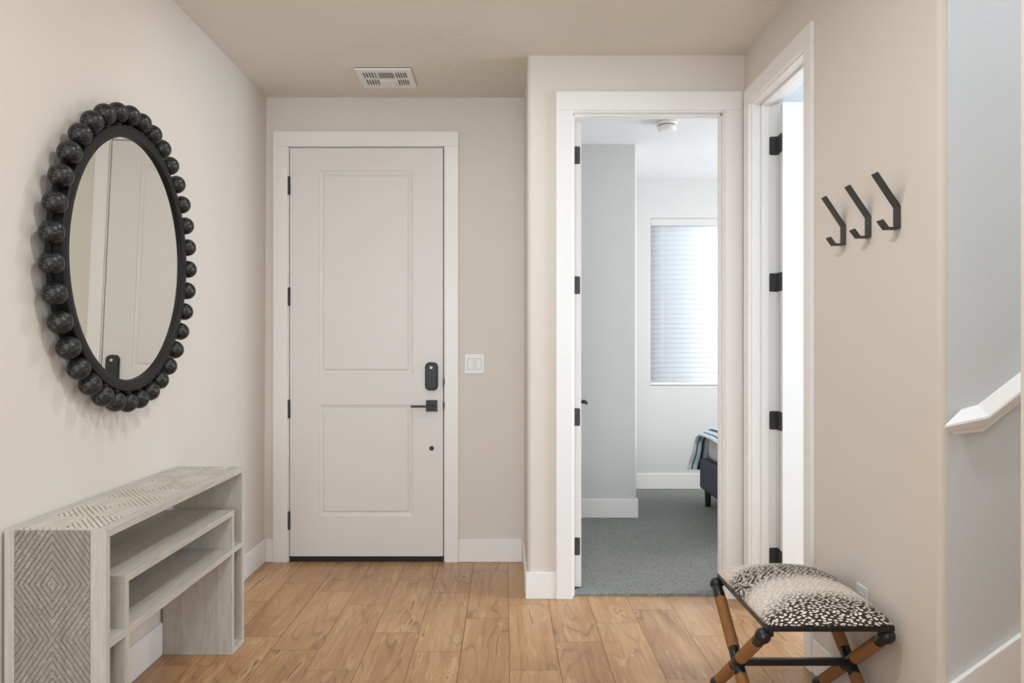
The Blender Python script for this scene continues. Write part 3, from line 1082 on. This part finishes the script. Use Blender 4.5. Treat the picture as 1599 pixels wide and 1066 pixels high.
def carved(u0, u1, v0, v1, vc, half, step, gap, place, depth):
    """battens in nested diamonds: u across (diamond touches both sides), v along; half = half diamond length"""
    b = B()
    uc, hw = (u0 + u1) / 2, (u1 - u0) / 2
    k0 = math.floor((v0 - vc) / half) - 1
    k1 = math.ceil((v1 - vc) / half) + 1
    for k in range(k0, k1):
        va, vb = vc + k * half, vc + (k + 1) * half
        for sgn in (-1, 1):
            cell = [(uc, max(va, v0)), (uc + sgn * hw, max(va, v0)), (uc + sgn * hw, min(vb, v1)), (uc, min(vb, v1))]
            if cell[3][1] - cell[0][1] < 0.002:
                continue
            # diamond centred on even k*half
            cen = va if k % 2 == 0 else vb
            du = sgn / hw
            dv = (1 if cen == va else -1) / half
            base = du * uc + dv * cen
            nrm = math.hypot(du, dv)
            n_ = int(2 / (step * nrm)) + 2
            for m_ in range(n_):
                lo, hi = base + m_ * step * nrm + gap * nrm / 2, base + (m_ + 1) * step * nrm - gap * nrm / 2
                p = clip(clip(cell, (du, dv), hi), (-du, -dv), -lo)
                if len(p) < 3:
                    continue
                ar = abs(sum(p[i][0] * p[(i + 1) % len(p)][1] - p[(i + 1) % len(p)][0] * p[i][1] for i in range(len(p)))) / 2
                if ar < 8e-6:
                    continue
                dj = depth * (0.9 + 0.1 * ((m_ * 7) % 5) / 4)
                lo_ = [b.bm.verts.new(place(q[0], q[1], 0)) for q in p]
                hi_ = [b.bm.verts.new(place(q[0], q[1], dj)) for q in p]
                b.bm.faces.new(hi_)
                for i in range(len(p)):
                    b.bm.faces.new((lo_[i], lo_[(i + 1) % len(p)], hi_[(i + 1) % len(p)], hi_[i]))
    return b


# top: frame boards + carved field
PB = 0.045
tp = B().box(TX0, TX1, TY0 + 0.0062, TY1, TZ - TT, TZ - 0.006)
tp.box(TX1 - PB * 0.75, TX1, TY0 + 0.0062, TY1, TZ - 0.006, TZ).box(TX0, TX0 + PB * 0.75, TY0 + 0.0062, TY1, TZ - 0.006, TZ)
tp.box(TX0 + PB * 0.75, TX1 - PB * 0.75, TY0 + 0.0062, TY0 + 0.010, TZ - 0.006, TZ).box(TX0 + PB * 0.75, TX1 - PB * 0.75, TY1 - PB, TY1, TZ - 0.006, TZ)
top = tp.make('tabletop', M['wash_y'], ct, 0.001)
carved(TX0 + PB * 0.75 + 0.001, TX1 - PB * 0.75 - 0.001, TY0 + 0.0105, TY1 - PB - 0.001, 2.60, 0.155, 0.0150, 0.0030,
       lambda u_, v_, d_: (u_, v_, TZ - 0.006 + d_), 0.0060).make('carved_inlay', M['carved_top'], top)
# near end panel with two posts and the carved field
sp = B().box(TX0, TX1, TY0 + 0.006, TY0 + TT, 0.0, TZ - TT - 0.0005)
sp.box(TX1 - PB, TX1, TY0, TY0 + 0.006, 0.0, TZ).box(TX0, TX0 + PB * 0.62, TY0, TY0 + 0.006, 0.0, TZ)
sp.box(TX0 + PB * 0.62, TX1 - PB, TY0, TY0 + 0.006, 0.0, 0.04)
side = sp.make('side_panel', M['wash_z'], ct, 0.001)
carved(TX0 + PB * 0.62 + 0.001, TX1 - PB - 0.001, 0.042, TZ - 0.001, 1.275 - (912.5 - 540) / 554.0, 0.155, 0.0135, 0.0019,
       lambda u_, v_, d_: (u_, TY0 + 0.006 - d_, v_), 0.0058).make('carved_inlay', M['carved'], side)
# small filler board above the carved field (edge of the top at the near end)
# far end panel
side2 = B().box(TX0, TX1, TY1 - TT, TY1 - 0.006, 0.0, TZ - TT - 0.0005).box(TX1 - PB, TX1, TY1 - 0.006, TY1, 0, TZ - TT - 0.0005).box(TX0, TX0 + PB * 0.62, TY1 - 0.006, TY1, 0, TZ - TT - 0.0005).make('side_panel', M['wash_z'], ct, 0.001)
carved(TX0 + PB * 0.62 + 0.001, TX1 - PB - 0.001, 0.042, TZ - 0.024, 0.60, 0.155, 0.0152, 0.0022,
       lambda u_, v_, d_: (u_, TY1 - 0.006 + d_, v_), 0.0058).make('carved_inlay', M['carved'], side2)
IY0, IY1 = 2.374, 3.329
B().box(TX0, TX1 - 0.0015, IY0, IY1, 0.572, 0.594).make('upper_shelf', M['wash_y'], ct, 0.001)
for (a_, c_) in ((IY0, IY0 + TT), (IY1 - TT, IY1)):
    B().box(TX0, TX1 - 0.002, a_, c_, 0.0, 0.5715).make('inner_panel', M['wash_z'], ct, 0.001)
B().box(TX0, TX1 - 0.001, IY0 + TT + 0.0003, IY1 - TT - 0.0003, 0.415, 0.4375).make('lower_shelf', M['wash_y'], ct, 0.001)
for (a_, c_) in ((TY0 + TT, IY0), (IY1, TY1 - TT)):
    B().box(TX0, TX1 - 0.001, a_ + 0.0003, c_ - 0.0003, 0.415, 0.4375).make('cubby_shelf', M['wash_y'], ct, 0.001)
    B().box(TX0, TX1 - 0.001, a_ + 0.0003, c_ - 0.0003, 0.0, 0.022).make('cubby_floor', M['wash_y'], ct, 0.001)

# ------------------------------------------------------------------ X-leg stool
SX0, SX1, SY0, SY1 = 0.791, 1.180, 2.418, 2.985
st = thing('stool', 'black X-leg stool with rope-wrapped legs and spotted antelope print seat', 'stool', ((SX0 + SX1) / 2, (SY0 + SY1) / 2, 0))
b = B()
z0, z1 = 0.411, 0.428
b.box(SX0, SX1, SY0, SY0 + 0.028, z0, z1).box(SX0, SX1, SY1 - 0.028, SY1, z0, z1)
b.box(SX0, SX0 + 0.028, SY0 + 0.028, SY1 - 0.028, z0, z1).box(SX1 - 0.028, SX1, SY0 + 0.028, SY1 - 0.028, z0, z1)
b.box(SX0 + 0.028, SX1 - 0.028, SY0 + 0.028, SY1 - 0.028, z0 + 0.005, z1)
b.make('seat_frame', M['stool_black'], st, 0.003)
# cushion
b = B()
NX, NY = 44, 60
cx_, cy_ = (SX0 + SX1) / 2, (SY0 + SY1) / 2
hx_, hy_ = (SX1 - SX0) / 2 - 0.002, (SY1 - SY0) / 2 - 0.002


def cush(u_, v_):
    e = (1 - abs(u_) ** 5.0) * (1 - abs(v_) ** 6.0)
    hgt = 0.046 * max(0.0, e) ** 0.5 + 0.028 * (1 - u_ * u_) * (1 - v_ * v_) ** 0.8
    return hgt


def warp(q):
    return math.copysign(1 - (1 - abs(q)) ** 1.9, q)


vg = []
for i in range(NX + 1):
    r_ = []
    for j in range(NY + 1):
        u_, v_ = warp(i / NX * 2 - 1), warp(j / NY * 2 - 1)
        r_.append(b.bm.verts.new((cx_ + u_ * hx_, cy_ + v_ * hy_, z1 + 0.0006 + cush(u_, v_))))
    vg.append(r_)
uvl = b.bm.loops.layers.uv.new('UVMap')
UU = [[0.0] * (NY + 1) for _ in range(NX + 1)]
VV = [[0.0] * (NY + 1) for _ in range(NX + 1)]
for i in range(NX + 1):
    for j in range(NY + 1):
        if i:
            UU[i][j] = UU[i - 1][j] + (vg[i][j].co - vg[i - 1][j].co).length
        if j:
            VV[i][j] = VV[i][j - 1] + (vg[i][j].co - vg[i][j - 1].co).length
for j in range(NY + 1):
    mid = UU[NX // 2][j]
    for i in range(NX + 1):
        UU[i][j] -= mid
for i in range(NX + 1):
    mid = VV[i][NY // 2]
    for j in range(NY + 1):
        VV[i][j] -= mid
for i in range(NX):
    for j in range(NY):
        f = b.bm.faces.new((vg[i][j], vg[i + 1][j], vg[i + 1][j + 1], vg[i][j + 1]))
        f.smooth = True
        for lp, (a_, c_) in zip(f.loops, ((i, j), (i + 1, j), (i + 1, j + 1), (i, j + 1))):
            lp[uvl].uv = (UU[a_][c_], VV[a_][c_])
bot = [vg[i][0] for i in range(NX + 1)] + [vg[NX][j] for j in range(1, NY + 1)] + [vg[i][NY] for i in range(NX - 1, -1, -1)] + [vg[0][j] for j in range(NY - 1, 0, -1)]
b.bm.faces.new(bot[::-1])
b.make('seat_cushion', M['antelope'], st)
LXa, LXb = 0.787, 1.166
YN, YFa = 2.440, 2.972
ZT_, ZB_ = 0.392, 0.025
R_ = 0.0165
for side_, X_ in (('l', LXa), ('r', LXb)):
    for (ytop, ybot, dx) in ((YFa, YN, 0.0), (YN, YFa, 0.0)):
        p0, p1 = Vector((X_, ytop, ZT_)), Vector((X_, ybot, ZB_))
        d = p1 - p0
        L = d.length
        b = B()
        b.tube(p0, p1, R_, seg=20)
        # end sleeves and centre sleeve, rounded
        for a_, c_ in ((0.0, 0.10), (0.42, 0.58), (0.91, 1.0)):
            q = 0.006
            b.tube(p0 + d * a_, p0 + d * c_, 0, seg=22, prof=[(0, R_), (0.06, 0.0195), (0.94, 0.0195), (1, R_)])
        b.sphere(p0, 0.0245, 22, 14)
        b.sphere(p1, 0.0245, 22, 14)
        lg = b.make('leg', M['stool_black'], st)
        for a_, c_ in ((0.10, 0.42), (0.58, 0.91)):
            n_ = int((c_ - a_) * L / 0.0052)
            prof_ = []
            for k in range(n_):
                for t_, rr in ((0.0, 0.0185), (0.25, 0.0202), (0.5, 0.0207), (0.75, 0.0202)):
                    prof_.append(((k + t_) / n_, rr))
            prof_.append((1, 0.0185))
            w_ = B().tube(p0 + d * a_, p0 + d * c_, 0, seg=24, prof=prof_).make('rope_wrap', M['rope'], lg)
            w_['label'] = 'brown rope wrapping'
# posts from the leg tops to the frame
ym, zm = (YN + YFa) / 2, (ZT_ + ZB_) / 2
for X_ in (LXa + 0.02, LXb - 0.012):
    for Y_ in (YN + 0.004, YFa - 0.006):
        B().tube((X_, Y_, ZT_), (X_, Y_, z0 + 0.002), 0.014, seg=16).make('frame_post', M['stool_black'], st)
B().box(LXa, LXb, ym - 0.011, ym + 0.011, zm - 0.011, zm + 0.011).make('stretcher', M['stool_black'], st, 0.002)

# tidy helper flags
for o in bpy.data.objects:
    if '_local' in o:
        del o['_local']
